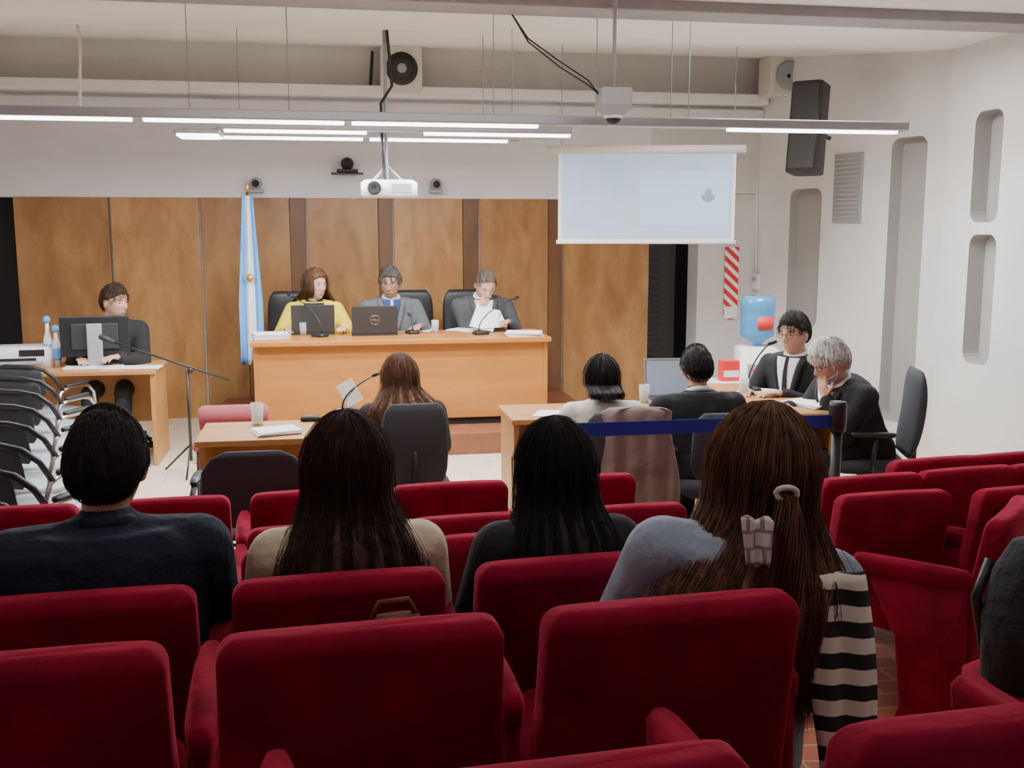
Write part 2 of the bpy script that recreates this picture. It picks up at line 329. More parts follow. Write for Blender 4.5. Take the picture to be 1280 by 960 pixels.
# ---------------- projector
pj=at(487,236,Y=7.7)
t=thing('projector','white projector hanging from the ceiling on a pole','projector',pj,radians(-6))
b=MB();b.sup([(-.06,.17,.12,0,0),(-.05,.2,.145,0,0),(.04,.2,.145,0,0),(.06,.17,.12,0,0)],7);b.obj('body','white',t)
o=MB().lathe([(.045,0),(.05,.03),(.04,.035),(.01,.02)]).obj('lens','dark',t);o.rotation_euler=(pi/2,0,0);o.location=(-.1,-.145,0)
rbox('vent_grille','grey',t,(.09,-.147,0),(.14,.006,.06),.002)
b=MB();b.tube([(-.02,0,.05),(-.02,0,cz(7.7)-pj.z)],.014)
b.obj('mount_pole','alu',t)
b=MB()
for a in(-.12,.1):
    for c in(-.08,.08): b.tube([(a,c,.05),(-.02,0,.17)],.006,6)
b.obj('mount_bracket','alu',t)
b=MB();b.tube([(-.0,-.03,cz(7.7)-pj.z),(.03,-.03,.72),(-.05,-.03,.6),(-.045,-.03,.3),(-.03,-.03,.05)],.012,6);b.obj('cable','black',t)
cc=at(767,128,Y=6.3)
t=thing('security_camera','grey ceiling security camera with dome, hung on a rod','camera',cc,0)
b=MB();b.loft([[V((sx*w,sy*dd,z)) for sx,sy in((-1,-1),(1,-1),(1,1),(-1,1))] for z,w,dd in((-.08,.055,.06),(-.02,.095,.09),(.08,.095,.09))]);b.obj('body','grey',t,False,.012)
MB().sph((0,0,-.085),(.05,.05,.045)).obj('dome','dark',t);MB().lathe([(.05,-.095),(.058,-.09),(.058,-.07),(.05,-.065)]).obj('dome_ring','white',t)
MB().tube([(0,0,.08),(0,0,cz(6.3)+.02-cc.z)],.012).obj('rod','grey',t)
b=MB()
for k in range(2): b.tube([at(640,18,Y=6.3),at(660,52-4*k,Y=6.3),at(700,84-7*k,Y=6.3),at(735,106-6*k,Y=6.3),at(750,119,Y=6.3)],.005,6)
tag(b.obj('camera_cable','black',None),'black cables looping from ceiling to security camera','cable')
# ---------------- projection screen
sc_=at(808,246,Y=8.55);rzS=radians(-13)
ws=at(918,246,D=8.75).x-at(699,246,D=8.75).x;hs=at(808,190,Y=8.55).z-at(808,299,Y=8.55).z
t=thing('projection_screen','pull-down projection screen with pale blue projected picture','screen',sc_,rzS)
rbox('fabric','white',t,(0,0.006,0),(ws+.05,.006,hs),.0);rbox('picture','screen',t,(0,0,.005),(ws,.004,hs-.02),.0)
b=MB().tube([(-ws/2-.13,0,hs/2+.03),(ws/2+.1,0,hs/2+.03)],.035,12);b.obj('casing','cream',t)
MB().tube([(-ws/2-.04,0,-hs/2-.015),(ws/2+.04,0,-hs/2-.015)],.017,10).obj('bottom_bar','white',t)
b=MB()
for sx in(-1,1): b.tube([(sx*ws/2,0,hs/2+.05),(sx*ws/2,0,3.3-sc_.z)],.004,6)
b.obj('hanger','grey',t)
b=MB();b.box((.22*ws,-.004,-.02*hs),(.52*ws,.003,.62*hs));b.obj('video_window','screen_window',t,False)
MB().sph((.36*ws,-.008,.05*hs),(.028,.003,.03)).sph((.36*ws,-.008,-.01*hs),(.055,.003,.035)).obj('video_figure','screen_figure',t)
# ---------------- dais + bench
BY=8.43;DZ=.18;bx0=at(315,425,Y=BY).x;bx1=at(686,425,Y=BY).x;bz=at(500,424,Y=BY).z;bw=bx1-bx0;bcx=(bx0+bx1)/2
o=MB().box((bcx+.05,(8.12+WY-.02)/2,DZ/2),(bw+.9,WY-8.14,DZ)).obj('floor','dais',None,False,.01);struct(o)
t=thing('judges_bench','long orange wooden bench on the dais in front of the judges','desk',(bcx,BY,DZ),0);hh=bz-DZ
rbox('benchtop','bench',t,(0,.34,hh-.02),(bw+.03,.76,.04),.006);rbox('front_panel','bench',t,(0,.05,hh/2+.02),(bw-.04,.03,hh-.08),.003)
for sx in(-1,1): rbox('side_panel','bench',t,(sx*(bw/2-.02),.36,hh/2-.01),(.035,.66,hh-.03),.003)
rbox('plinth','dark',t,(0,.08,.03),(bw-.08,.04,.06),.002)
BT=bz
p=at(312,440,Y=9.3)
t=thing('flag','blue and white striped flag with sun emblem on a wooden pole','flag',(p.x+.03,9.3,DZ),0)
ft=at(313,240,Y=9.3).z-DZ;fb=at(315,455,Y=9.3).z-DZ
MB().tube([(0,0,.03),(0,0,ft)],.013).obj('pole','panel_dark',t);MB().lathe([(.0,0),(.16,0),(.15,.03),(.03,.05),(.0,.06)]).obj('base','panel_dark',t);MB().lathe([(.003,ft),(.02,ft+.03),(.004,ft+.09)]).obj('finial','gold',t)
n=40;Lp=[]
for i in range(25):
    u=i/24;z=ft-.03-(ft-.03-fb)*u;w=.045+.055*min(1,u*1.6);q=[]
    for j in range(n):
        v=j/(n-1);q.append(V(((v-.5)*2*w,-.03-.022*sin(v*15+u*2)*min(1,u*3+.3),z)))
    Lp.append(q)
b=MB();b.loft(Lp,0,False,False)
for k in range(len(b.f)):
    j=k%(n-1);b.mi[k]=0 if j<12 or j>26 else 1
b.obj('cloth',['flagblue','flagwhite'],t,solid=.004)
z=ft-.03-(ft-.03-fb)*.48;b=MB();b.lathe([(.001,0),(.03,0),(.03,.006),(.001,.008)],n=16)
for k in range(12): b.box((.044*cos(k*pi/6),.044*sin(k*pi/6),.003),(.022,.006,.004),R3('Z',k*pi/6))
o=b.obj('sun_emblem','gold',t);o.rotation_euler=(pi/2,0,0);o.location=(.0,-.062,z)
# ---------------- generic furniture
def office(label,loc,rz,sw=.46,bw=.42,bh=.42,top=.95,m='greyfab',arms=True,sc=1,group='office chairs'):
    t=thing('office_chair',label,'chair',loc,rz,group,sc)
    b=MB();b.sup([(.385,sw/2-.03,.2,0,0),(.40,sw/2,.225,0,0),(.44,sw/2,.23,0,0),(.462,sw/2-.02,.21,0,0)],4);b.obj('seat',m,t)
    z0=top-bh;R_=[]
    for k in range(13):
        u=k/12;e=(1-abs(2*u-1)**3.5)**.5 if 0<u<1 else .25
        R_.append((z0+bh*u,bw/2*(.62+.38*e) if u>0.5 else bw/2*(.7+.3*e),.035*max(.4,e),0,-.23-.05*u-.02*sin(pi*u)))
    b=MB();b.sup(R_,3.2);b.obj('backrest',m,t)
    MB().tube([(0,-.1,.38),(0,-.24,.37),(0,-.29,.45),(0,-.29,z0+bh*.5)],.018).obj('back_bar','black',t)
    MB().tube([(0,0,.1),(0,0,.39)],.028).obj('column','black',t)
    for k in range(5):
        a=k*2*pi/5+.3;o=MB().tube([(0,0,.11),(.27*cos(a),.27*sin(a),.075)],[.03,.018]).obj('base_leg','black',t)
        MB().sph((.27*cos(a),.27*sin(a),.032),(.03,.03,.03)).obj('caster','rubber',o)
    if arms:
        for sx in(-1,1):
            x=sx*(sw/2+.03);MB().tube([(sx*sw*.3,0,.385),(x,0,.4),(x,-.02,.62)],.014).obj('arm_post','black',t);MB().sup([(.62,.02,.12,x,0),(.63,.028,.13,x,0),(.645,.026,.125,x,0)],4).obj('armrest','black',t)
    return t
def table(label,c,w,d,h,rz=0,m='table',name='table'):
    t=thing(name,label,'table',c,rz);rbox('tabletop',m,t,(0,0,h-.015),(w,d,.03),.004)
    for sx in(-1,1): rbox('side_panel',m,t,(sx*(w/2-.03),0,(h-.03)/2),(.03,d-.06,h-.03),.003)
    rbox('modesty_panel',m,t,(0,d/2-.08,h-.25),(w-.09,.02,.4),.003);return t
def laptop(label,loc,rz,op=105,m='black',disp='bluegrey',logo=None,w=.36):
    t=thing('laptop',label,'laptop',loc,rz);rbox('base',m,t,(0,0,.01),(w,.24,.018),.004);rbox('keyboard','rubber',t,(0,.01,.0205),(w-.05,.11,.003),.001)
    a=radians(op-90);R=R3('X',-a);c=V((0,.12,.02))
    rbox('lid',m,t,c+R@V((0,0.0,.12)),(w,.012,.24),.004,R);rbox('display',disp,t,c+R@V((0,-.008,.12)),(w-.03,.003,.21),.0,R)
    if logo:
        cu=bpy.data.curves.new('logo','FONT');cu.body=logo;cu.size=.028;cu.extrude=.0008;cu.align_x='CENTER';cu.align_y='CENTER';o=bpy.data.objects.new('tmp',cu);COL.objects.link(o)
        me=bpy.data.meshes.new_from_object(o.evaluated_get(bpy.context.evaluated_depsgraph_get()));bpy.data.objects.remove(o)
        me.materials.append(MT['chrome']);lo=bpy.data.objects.new('logo',me);COL.objects.link(lo);lo.parent=t
        lo.matrix_local=M.Translation(c+R@V((0,.0075,.12)))@(R@R3('Z',pi)@R3('X',pi/2)).to_4x4()
        q=[c+R@V((.040*cos(k*pi/10),.0072,.12+.040*sin(k*pi/10))) for k in range(20)];MB().tube(q,.002,6,cyc=True).obj('logo_ring','chrome',t)
    return t
def mic(label,loc,rz=0,h=.34,reach=.16):
    t=thing('gooseneck_microphone',label,'microphone',loc,rz,'desk microphones')
    MB().sup([(0,.05,.065,0,0),(.02,.05,.065,0,0),(.032,.04,.05,0,0)],5).obj('base','black',t)
    pts=[(0,-.02,.03)]+[(0,-.02+reach*(k/8)**2,.03+h*(k/8)**.9) for k in range(1,9)]
    MB().tube(pts,.0055,6).obj('gooseneck','black',t);e=V(pts[-1]);MB().cap(e,.011,e+V((0,.045,.012)),.012).obj('capsule','black',t);return t
def tumbler(label,loc,h=.11,r=.033):
    t=thing('drinking_glass',label,'glass',loc,0,'drinking glasses');MB().lathe([(.001,0),(r*.85,0),(r,h),(r-.003,h),(r*.8,.008),(.001,.008)],caps=False).obj('tumbler','glass',t);MB().lathe([(.001,.009),(r*.78,.009),(r*.86,h*.6),(.001,h*.6)],caps=False).obj('water','water',t)
def papers(label,loc,rz,n=6,w=.21,d=.3,name='paper_stack',th=.004):
    b=MB()
    for k in range(n): b.box((random.uniform(-.008,.008),random.uniform(-.01,.01),th*(k+.5)),(w,d,th*.8),R3('Z',random.uniform(-.08,.08)))
    o=b.obj(name,'paper',None,False);o.location=loc;o.rotation_euler=(0,0,rz);return tag(o,label,'papers')
def onz(px,py,z): p=at(px,py,z=z);return (p.x,p.y,z)
laptop('open black laptop in front of the woman in yellow',onz(392,417,BT),pi,100,'rubber')
laptop('black laptop with round silver logo in front of the middle judge',onz(468,418,BT),pi,103,'rubber',logo='DELL',w=.38)
mic('black gooseneck microphone standing before the woman in yellow',onz(400,421,BT),.9,.30,.3)
mic('black gooseneck microphone between the middle and right judges',onz(515,417,BT),.3,.12,.05)
mic('black gooseneck microphone before the judge reading papers',onz(601,418,BT),-1.2,.26,.34)
tumbler('water glass on the bench beside the left laptop',onz(379,419,BT));tumbler('water glass on the bench between the papers',onz(544,416,BT))
papers('thick stack of papers at the left end of the bench',onz(338,422,BT),.2,10,.28,.24)
papers('stack of papers at the right end of the bench',onz(655,419,BT),1.4,8,.24,.30)
papers('loose papers in front of the middle judge',onz(525,413,BT),1.3,3,.3,.2)
papers('loose sheets under the hands of the right judge',onz(580,413,BT),1.0,3,.2,.25)
# ---------------- PEOPLE
def headpt(x,y,z,off=0,feat=True):
    X_=x*.075;Y_=y*.095;Z_=z*.12
    if z<0:
        k=-z;X_*=1-.28*k**1.6
        Y_=Y_*(1-.08*k)+.012*k if y>0 else Y_*(1-.38*k)+.012*k
    if feat and y>.1:
        g=lambda cx,cz,sx,sz:exp(-((X_-cx)/sx)**2-((Z_-cz)/sz)**2)
        Y_+=.023*g(0,-.030,.0115,.014)+.013*g(0,-.008,.0085,.022)-.009*(g(.031,.006,.016,.011)+g(-.031,.006,.016,.011))+.004*g(0,.026,.045,.01)+.006*g(0,-.061,.024,.010)-.003*g(0,-.08,.02,.006)+.007*g(0,-.1,.02,.014)
        Y_-=.006*(g(.045,-.045,.018,.02)+g(-.045,-.045,.018,.02))
    return V((X_+x*off,Y_+y*off,Z_+z*off))
def hand(mb,w,f,pn,side,curl):
    f=f.normalized();pn=(pn-f*pn.dot(f)).normalized();x=f.cross(pn)*side
    R=M((x,pn,f)).transposed();mb.sph(w+f*.048,(.040,.016,.052),R,12,8);mb.cap(w-f*.02,.026,w+f*.02,.023)
    for i in range(4):
        ln=(.036,.041,.039,.030)[i];b=w+f*.088+x*(1.5-i)*.0215;a=curl*(.5+.08*i)
        d1=f*cos(a)+pn*sin(a);d2=f*cos(a*2)+pn*sin(a*2);d3=f*cos(a*2.7)+pn*sin(a*2.7)
        p1=b+d1*ln;p2=p1+d2*ln*.7;p3=p2+d3*ln*.5
        mb.cap(b-f*.02,.0095,p1,.0088,8);mb.cap(p1,.0088,p2,.008,8);mb.cap(p2,.008,p3,.007,8)
    b=w+f*.028+x*.03;p1=b+(f*.6+x*.7+pn*.25).normalized()*.042;p2=p1+(f*.9+x*.2+pn*.35).normalized()*.032
    mb.cap(b,.013,p1,.0105,8);mb.cap(p1,.0105,p2,.0085,8)
RG=[(-.10,.15,.11,0),(0,.175,.125,0),(.12,.155,.115,.005),(.26,.165,.12,.005),(.37,.185,.115,0),(.44,.175,.10,-.005),(.485,.12,.078,-.005),(.515,.07,.064,0)]
def rgi(h):
    for a,b in zip(RG,RG[1:]):
        if h<=b[0]: u=(h-a[0])/(b[0]-a[0]);return [a[i]+(b[i]-a[i])*u for i in(1,2,3)]
    return RG[-1][1:]
def person(label,loc,rz,sc=1,sh=.46,lean=4,side=0,yaw=0,pitch=0,roll=0,L=None,R=None,fem=False,skin='skin',hair=('short','hair_black'),top='suit_black',bulk=.018,vneck=None,tie=None,knee=.42,glasses=False,hs=1.08,voxel=.0065,legs='trousers',curl=.5,collar=None,hl=.35,spread=1.,strands=350,shw=1.,topname='jacket',hy=0,sr=1.,bald=0,vol=.012,beard=None,crown=0):
    t=thing('person',label,'person',loc,rz,None,sc);P0=V((0,0,sh+.085));RT=R3('Y',radians(side))@R3('X',-radians(lean))
    tp=lambda x,y,h:P0+RT@V((x,y,h));wf=(.92 if fem else 1.02)*shw
    RH=R3('Y',radians(side*.4+roll))@R3('Z',radians(yaw))@R3('X',-radians(pitch+lean*.4));PV=tp(0,0.0,.515);HC=PV+RH@V((0,.022,.10*hs))
    hp=lambda v:HC+RH@(v*hs)
    def torso(mb,off,hmax=.53,hmin=-.1):
        Lp=[]
        for h,rx,ry,yo in RG:
            if h>hmax or h<hmin: continue
            Lp.append([tp((rx*wf+off)*cos(a),yo+(ry+off)*sin(a),h) for a in[2*pi*j/24 for j in range(24)]])
        mb.loft(Lp)
    def arm(S,T,sd):
        l1,l2=.285,.25;d=(T-S)
        if d.length>l1+l2-.005: T=S+d.normalized()*(l1+l2-.005);d=T-S
        dl=d.length;a=(dl*dl+l1*l1-l2*l2)/(2*dl);h=sqrt(max(0,l1*l1-a*a));u=d.normalized();p=V((sd*.55,-.35,-1));p=(p-u*p.dot(u)).normalized()
        return S+u*a+p*h,T
    body=MB();torso(body,-.008,.45);body.cap(tp(0,0,.44),.062,PV+V((0,0,.02)),.057);body.cap(PV,.057,HC+RH@V((0,-.015,-.04)),.06)
    nu,nv=56,44;Lp=[]
    for i in range(1,nv):
        a=pi*i/nv;Lp.append([hp(headpt(sin(a)*sin(2*pi*j/nu),sin(a)*cos(2*pi*j/nu),cos(a))) for j in range(nu)])
    body.loft(Lp)
    for sx in(-1,1):
        body.sph(hp(V((sx*.078,-.008,-.004))),(.012,.02,.034),RH@R3('Z',sx*-.35),10,8)
    arms=[]
    for sd,T in((-1,L),(1,R)):
        S=tp(sd*.185*wf,-.005,.405);f=None;pn=V((0,0,-1))
        if T is None: T=V((sd*.15,.33,sh+.15))
        elif isinstance(T,str): T=HC+RH@V((sd*.045,.125,-.20));f=RH@V((-sd*.25,-.15,1));pn=RH@V((-sd*.3,-1,0))
        else: T=V(T)
        E,T=arm(S,T,sd)
        if f is None: f=(T-E).normalized();f.z*=.3
        arms.append((S,E,T,sd));body.cap(tp(sd*.1*wf,0,.40),.05,S,.045);body.cap(S,.046,E,.036);body.cap(E,.036,T,.025);hand(body,T+f.normalized()*.01,f,pn,sd,curl)
    lg=[]
    for sx in(-1,1):
        h0=V((sx*.085,.02,sh+.085));k=V((sx*.12,knee,sh+.05));an=V((sx*.12,knee+.02,.09));lg.append((h0,k,an,sx));body.cap(h0,.078,k,.053);body.cap(k,.052,an,.036);body.cap(an,.036,an+V((0,.12,-.05)),.03)
    body.obj('body',skin,t,remesh=voxel,sm=2)
    c=MB();torso(c,bulk,.5,-.1)
    c.cap(tp(-.07,-.012,.43),.055+bulk*.6,tp(.07,-.012,.43),.055+bulk*.6)
    if not vneck: c.cap(tp(0,-.005,.44),.07+bulk*.6,tp(0,-.004,.475),.068+bulk*.3)
    for S,E,T,sd in arms: c.cap(tp(sd*.09*wf,0,.40),.055+bulk,S,.045+bulk);c.cap(S,.046+bulk,E,.038+bulk);c.cap(E,.038+bulk,T-(T-E).normalized()*.02,.027+bulk*.8)
    c.obj(topname,top,t,remesh=.01,sm=5)
    c=MB();c.sph(P0+V((0,.01,-.02)),(.175*wf,.14,.09))
    for h0,k,an,sx in lg: c.cap(h0,.09,k,.066);c.cap(k,.066,an,.05)
    c.obj('trousers',legs,t,remesh=.012,sm=4)
    for h0,k,an,sx in lg:
        MB().sup([(0.0,.04,.12,an.x,an.y+.05),(.02,.045,.135,an.x,an.y+.05),(.05,.042,.12,an.x,an.y+.045),(.085,.036,.06,an.x,an.y),(.1,.03,.045,an.x,an.y)],2.6,20).obj('shoe','black',t)
    def surf(x,h,off):
        rx,ry,yo=rgi(h);rx=rx*wf+bulk;ry+=bulk
        return tp(x,yo+ry*sqrt(max(.02,1-(x/rx)**2))+off,h)
    def patch(name,m,ws,off):
        q=[[surf(x,h,off) for x in[w*(k/4-1) for k in range(9)]] for h,w in ws]
        MB().loft(q,0,False,False).obj(name,m,t,solid=.004)
    VW=[(.10+.038*k,.006+.0085*k) for k in range(11)]
    if vneck:
        patch('shirt_front',vneck,VW,.010)
        if not fem:
            for sx in(-1,1):
                q=[]
                for k,(h,w) in enumerate(VW):
                    lw=.012+.030*sin(min(1,k/8)*pi*.6);q.append([surf(sx*(w-.004),h,.014),surf(sx*(w+lw*.5),h,.017),surf(sx*(w+lw),h,.010)])
                MB().loft(q,0,False,False).obj('lapel',top,t,solid=.006)
    if tie: patch('tie',tie,[(.12+.033*k,(.026-.0014*k)) for k in range(12)],.016)
    cm=collar or (vneck if vneck else None)
    if cm: MB().tube([tp(.068*sin(2*pi*k/20),.068*cos(2*pi*k/20)+.003,.492-.018*cos(2*pi*k/20)) for k in range(20)],.018,8,cyc=True).obj('collar',cm,t)
    for sx in(-1,1):
        MB().sph(hp(V((sx*.031,.070,.005))),(.0125*hs,.0125*hs,.0075*hs),RH,nu=10,nv=8).obj('eye','eyewhite',t);MB().sph(hp(V((sx*.031,.0800,.005))),.0058*hs,nu=8,nv=6).obj('iris','iris',t)
        MB().tube([hp(V((sx*x,y,z))) for x,y,z in((.014,.091,.023),(.03,.0875,.027),(.047,.075,.022))],[.0025,.0038,.0015],6).obj('eyebrow',hair[1],t)
    MB().sph(hp(V((0,.0865,-.061))),(.020*hs,.005,.005*hs),RH,12,8).obj('lips','lips',t)
    if glasses:
        g=MB()
        for sx in(-1,1): g.tube([hp(V((sx*.033+.024*cos(k*pi/8),.098,.004+.018*sin(k*pi/8)))) for k in range(16)],.0018,6,cyc=True);g.tube([hp(V((sx*.056,.098,.008))),hp(V((sx*.078,.05,.008))),hp(V((sx*.08,-.01,.0)))],.0018,6)
        g.tube([hp(V((-.009,.1,.008))),hp(V((.009,.1,.008)))],.002,6);g.obj('glasses','black',t)
    st,hm=hair;CR=V((0.08,-.55,.83)).normalized()
    def hline(x,y):
        h=-.12+(.58+bald)*y if y>0 else -.12+.5*y
        if abs(x)>.75 and y>-.35: h=max(h,.02)
        return h
    def crw(v): return 1-crown*exp(-((v-CR).length/.32)**2)
    Lp=[];nu,nv=72,48
    for i in range(nv+1):
        a=pi*max(.004,min(.996,i/nv));row=[]
        for j in range(nu):
            b_=2*pi*j/nu;x,y,z=sin(a)*sin(b_),sin(a)*cos(b_),cos(a)
            m_=sstep((z-hline(x,y)+noise.noise(V((x*6,y*6,z*6)))*.12)/.25)*crw(V((x,y,z)))
            n_=noise.noise(V((x*4,y*4,z*4)))*.004+(noise.noise(V((x*9,y*9,z*9)))*.006 if vol>.015 else 0)
            row.append(hp(headpt(x,y,z,-.014+(vol+.014+n_+(.008*max(0,z) if y>0 and not bald else 0))*m_,False)))
        Lp.append(row)
    MB().loft(Lp).obj('hair',hm,t)
    if beard:
        Lp=[]
        for i in range(30):
            a=pi*(.5+.42*i/29);row=[]
            for j in range(41):
                b_=-1.45+2.9*j/40;x,y,z=sin(a)*sin(b_),sin(a)*cos(b_),cos(a)
                m_=sstep((-z-(.30+.25*cos(b_)))/.12) if abs(b_)<1.2 else sstep((-z-.1)/.2)
                row.append(hp(headpt(x,y,z,-.008+.014*m_+.002*noise.noise(V((x*20,y*20,z*20)))*m_)))
            Lp.append(row)
        MB().loft(Lp,0,False,False).obj('beard',beard,t)
    if st=='short':
        b=MB();c_=0
        while c_<strands*2:
            v=V((random.gauss(0,1),random.gauss(0,1),random.gauss(0,1))).normalized()
            if v.z<hline(v.x,v.y)+.03: continue
            if crown and random.random()>crw(v)**.5: c_+=1;continue
            c_+=1;fl=V((v.x*.35+random.uniform(-.25,.25),(-.7 if v.y<.2 or v.z>.75 else .2)+random.uniform(-.2,.2),-.7+random.uniform(-.2,.2)));pts=[]
            if v.z>.5 and v.y>0: fl=V((.8,-.5,.1))+V((random.uniform(-.3,.3),random.uniform(-.3,.3),0))
            fl-=v*fl.dot(v);e=random.uniform(.001,.006)
            for k in range(5):
                w=(v+fl*k*.09).normalized();cw=crw(w);pts.append(hp(headpt(w.x,w.y,w.z,.002+(.002+vol*sstep((v.z-hline(v.x,v.y))/.25)*.85)*cw+e*sin(k/4*pi*.7)+(.008*max(0,w.z) if w.y>0 and not bald else 0),False)))
            b.tube(pts,[x*sr for x in(.0016,.0024,.0022,.0016,.0006)],4,caps=False)
        b.obj('hair_strands',hm,t)
    if st=='long':
        def hpt(a,tt,o=0.,ln=hl):
            pm=radians(102)
            if tt<.35: pa=.03+tt/.35*pm;u=0
            else: pa=pm;u=(tt-.35)/.65
            x,y,z=sin(pa)*sin(a),-sin(pa)*cos(a),cos(pa)
            p=hp(headpt(x,y,z,(.016+o)*(.55+.45*sstep(tt/.3)),False))
            if u:
                aa=(abs(a)/2.1)**2
                s_=sstep(u*1.6);low=tp(0,0,.4);bx=low.x+(p.x-HC.x)*(1.2*spread+.1)+hy*u;by=low.y-(.135+bulk)*(1-.8*aa)-.01
                p=V((p.x+(bx-p.x)*s_,p.y+(by-p.y)*s_,p.z-ln*u))
            return p
        q=[]
        for k in range(31):
            tt=k/30;q.append([hpt(-2.1+4.2*j/60,tt,-.004+.003*sin(j*1.9)+.003*sin(j*.7+2),hl*(.90+.08*sin(j*1.1)+.05*sin(j*2.7))) for j in range(61)])
        MB().loft(q,0,False,False).obj('long_hair',hm,t,solid=.01)
        b=MB()
        for k in range(strands):
            a=random.uniform(-2.25,2.25);ln=hl*random.uniform(.8,1.12);o=random.uniform(-.002,.007);w1=random.uniform(-.35,.35);ph=random.uniform(0,6);r_=random.uniform(.0011,.0022)*sr;am=random.uniform(.02,.12);ez=random.uniform(-.025,.025)*min(1.5,spread)
            if random.random()<.12: o+=random.uniform(.004,.018)
            pts=[];ws_=random.uniform(0,.009);clump=.10*sin(a*17)
            for m in range(16):
                tt=m/15;p=hpt(a+(w1+clump)*tt*tt+am*sin(m*.55+ph)*tt,tt,o,ln);p.x+=ez*tt*tt*tt+ws_*sin(m*1.1+ph)*tt;pts.append(p)
            b.tube(pts,[r_]*12+[r_*.85,r_*.6,r_*.4,r_*.15],3,caps=False)
        b.obj('hair_strands',hm,t)
    return t,hp,tp
JY=9.33
def jx(px): return at(px,350,Y=JY).x
for px,lab in((362,'black leather judge chair behind the woman in yellow'),(515,'black leather judge chair behind the middle judge'),(584,'black leather judge chair behind the right judge')):
    office(lab,(at(px,360,Y=9.55).x,9.45,DZ),pi,.5,.42,.56,1.05,'leather',True,group='judge chairs')
LH=.80
person('woman in yellow cardigan with long brown hair, seated at the bench',(jx(392),JY,DZ),pi,.96,.46,lean=4,yaw=38,pitch=0,L=(-.27,.30,LH),R=(.25,.3,LH),fem=True,hair=('long','hair_brown'),top='yellow',vneck='suit_black',hl=.26,strands=600,hs=1.16,topname='cardigan',shw=1.15,bulk=.028,spread=1.3)
person('grey-haired man in grey suit and blue sweater, middle of the bench',(jx(488),JY,DZ),pi,.97,.47,lean=5,yaw=-10,pitch=8,L=(-.24,.33,LH),R=(.16,.36,LH),hair=('short','hair_grey'),top='suit_grey',vneck='sweater_blue',tie='shirt_blue',glasses=True,hs=1.16,shw=1.16,bulk=.024,skin='skin_tan',collar='shirt_blue',sr=.8,strands=500)
person('balding man in dark grey suit reading papers, hand at his chin, right on the bench',(jx(601),JY,DZ),pi,.98,.47,lean=11,yaw=10,pitch=30,L=(-.2,.36,LH+.02),R='mouth',hair=('short','hair_greybrown'),top='suit_dark',vneck='shirt_white',hs=1.16,shw=1.18,bulk=.024,sr=.7,strands=500,bald=.30,vol=.007)
p=at(606,398,Y=8.98)
b=MB().box((0,0,0),(.21,.003,.28),R3('X',-.9)@R3('Y',.35)).box((.07,.01,-.01),(.2,.003,.27),R3('X',-1.1)@R3('Y',-.1));tag(b.obj('document','paper',None,False,loc=p),'white sheets held up by the judge reading at the right of the bench','papers')
YM=8.75;p=at(139,350,Y=YM)
person('young man in black puffer jacket at the computer desk',(p.x,YM,0.0),pi,1.02,.48,lean=3,yaw=55,pitch=2,L=(-.1,.36,.80),R=(.2,.3,.78),hair=('short','hair_dark'),top='suit_black',bulk=.036,hs=1.12,collar='suit_black',sr=.8)
office('black office chair under the young man at the computer desk',(p.x,YM,.03),pi,.46,.44,.4,.93,'black',False)
dz=.74;c0=at(195,462,z=dz);dY=c0.y
t=thing('computer_desk','low wooden desk with dark opening carrying monitor and printer','desk',(c0.x-1.3,dY+.28,0),0)
rbox('desktop','table',t,(0,0,dz-.015),(2.6,.66,.03),.004);rbox('side_panel','table',t,(1.27,0,dz/2-.015),(.03,.6,dz-.03),.003);rbox('side_panel','table',t,(-1.27,0,dz/2-.015),(.03,.6,dz-.03),.003)
rbox('front_panel','table',t,(.75,.05,.5),(1.0,.02,.42),.003);rbox('divider','table',t,(.0,0,dz/2-.015),(.03,.6,dz-.03),.003)
mo=onz(120,460,dz)
t=thing('monitor','black computer monitor seen from behind on the left desk','monitor',(mo[0],mo[1]+.02,dz),.1)
MB().sup([(0,.13,.09,0,0),(.012,.13,.09,0,0),(.018,.11,.07,0,0)],5).obj('stand_base','black',t);rbox('stand','grey',t,(0,-.02,.17),(.11,.035,.34),.01)
rbox('bezel','black',t,(0,.03,.24),(.5,.03,.31),.008);rbox('display','bluegrey',t,(0,.047,.24),(.47,.003,.28),.0);rbox('back_cover','rubber',t,(0,.008,.24),(.34,.02,.2),.008)
pr=onz(28,458,dz)
t=thing('printer','grey-white printer at the left end of the desk','printer',pr,.1)
MB().sup([(0,.24,.17,0,0),(.12,.24,.17,0,0),(.16,.22,.15,0,0)],8).obj('body','white',t);rbox('paper_tray','grey',t,(0,-.19,.05),(.34,.08,.02),.004);rbox('control_panel','black',t,(.1,-.165,.12),(.18,.02,.05),.003);rbox('output_slot','dark',t,(-.02,-.168,.07),(.3,.012,.025),.002)
for px,hh2 in((62,.42),(72,.34)):
    q=onz(px,458,dz);t=thing('spray_bottle','white and blue upright bottle with round top beside the printer'if px==62 else 'shorter white and blue upright bottle next to the monitor','bottle',q,0)
    MB().lathe([(.0,0),(.03,0),(.032,hh2*.5),(.015,hh2*.65),(.012,hh2*.8)]).obj('bottle_body','white',t);MB().sph((0,0,hh2*.86),(.028,.028,.03)).obj('bottle_cap','flagblue',t);MB().lathe([(.0325,hh2*.15),(.034,hh2*.2),(.034,hh2*.4),(.0325,hh2*.42)]).obj('band','flagblue',t)
papers('papers spread beside the monitor on the left desk',onz(166,460,dz),1.5,2,.2,.42)
t=thing('keyboard','pale keyboard in front of the monitor on the left desk','keyboard',onz(118,461,dz),.02);rbox('keys','white',t,(0,-.02,.012),(.42,.13,.02),.004)
q=at(240,592,z=0.0)
t=thing('microphone_stand','black tripod boom microphone stand beside the computer desk','microphone stand',(q.x,q.y,0),0)
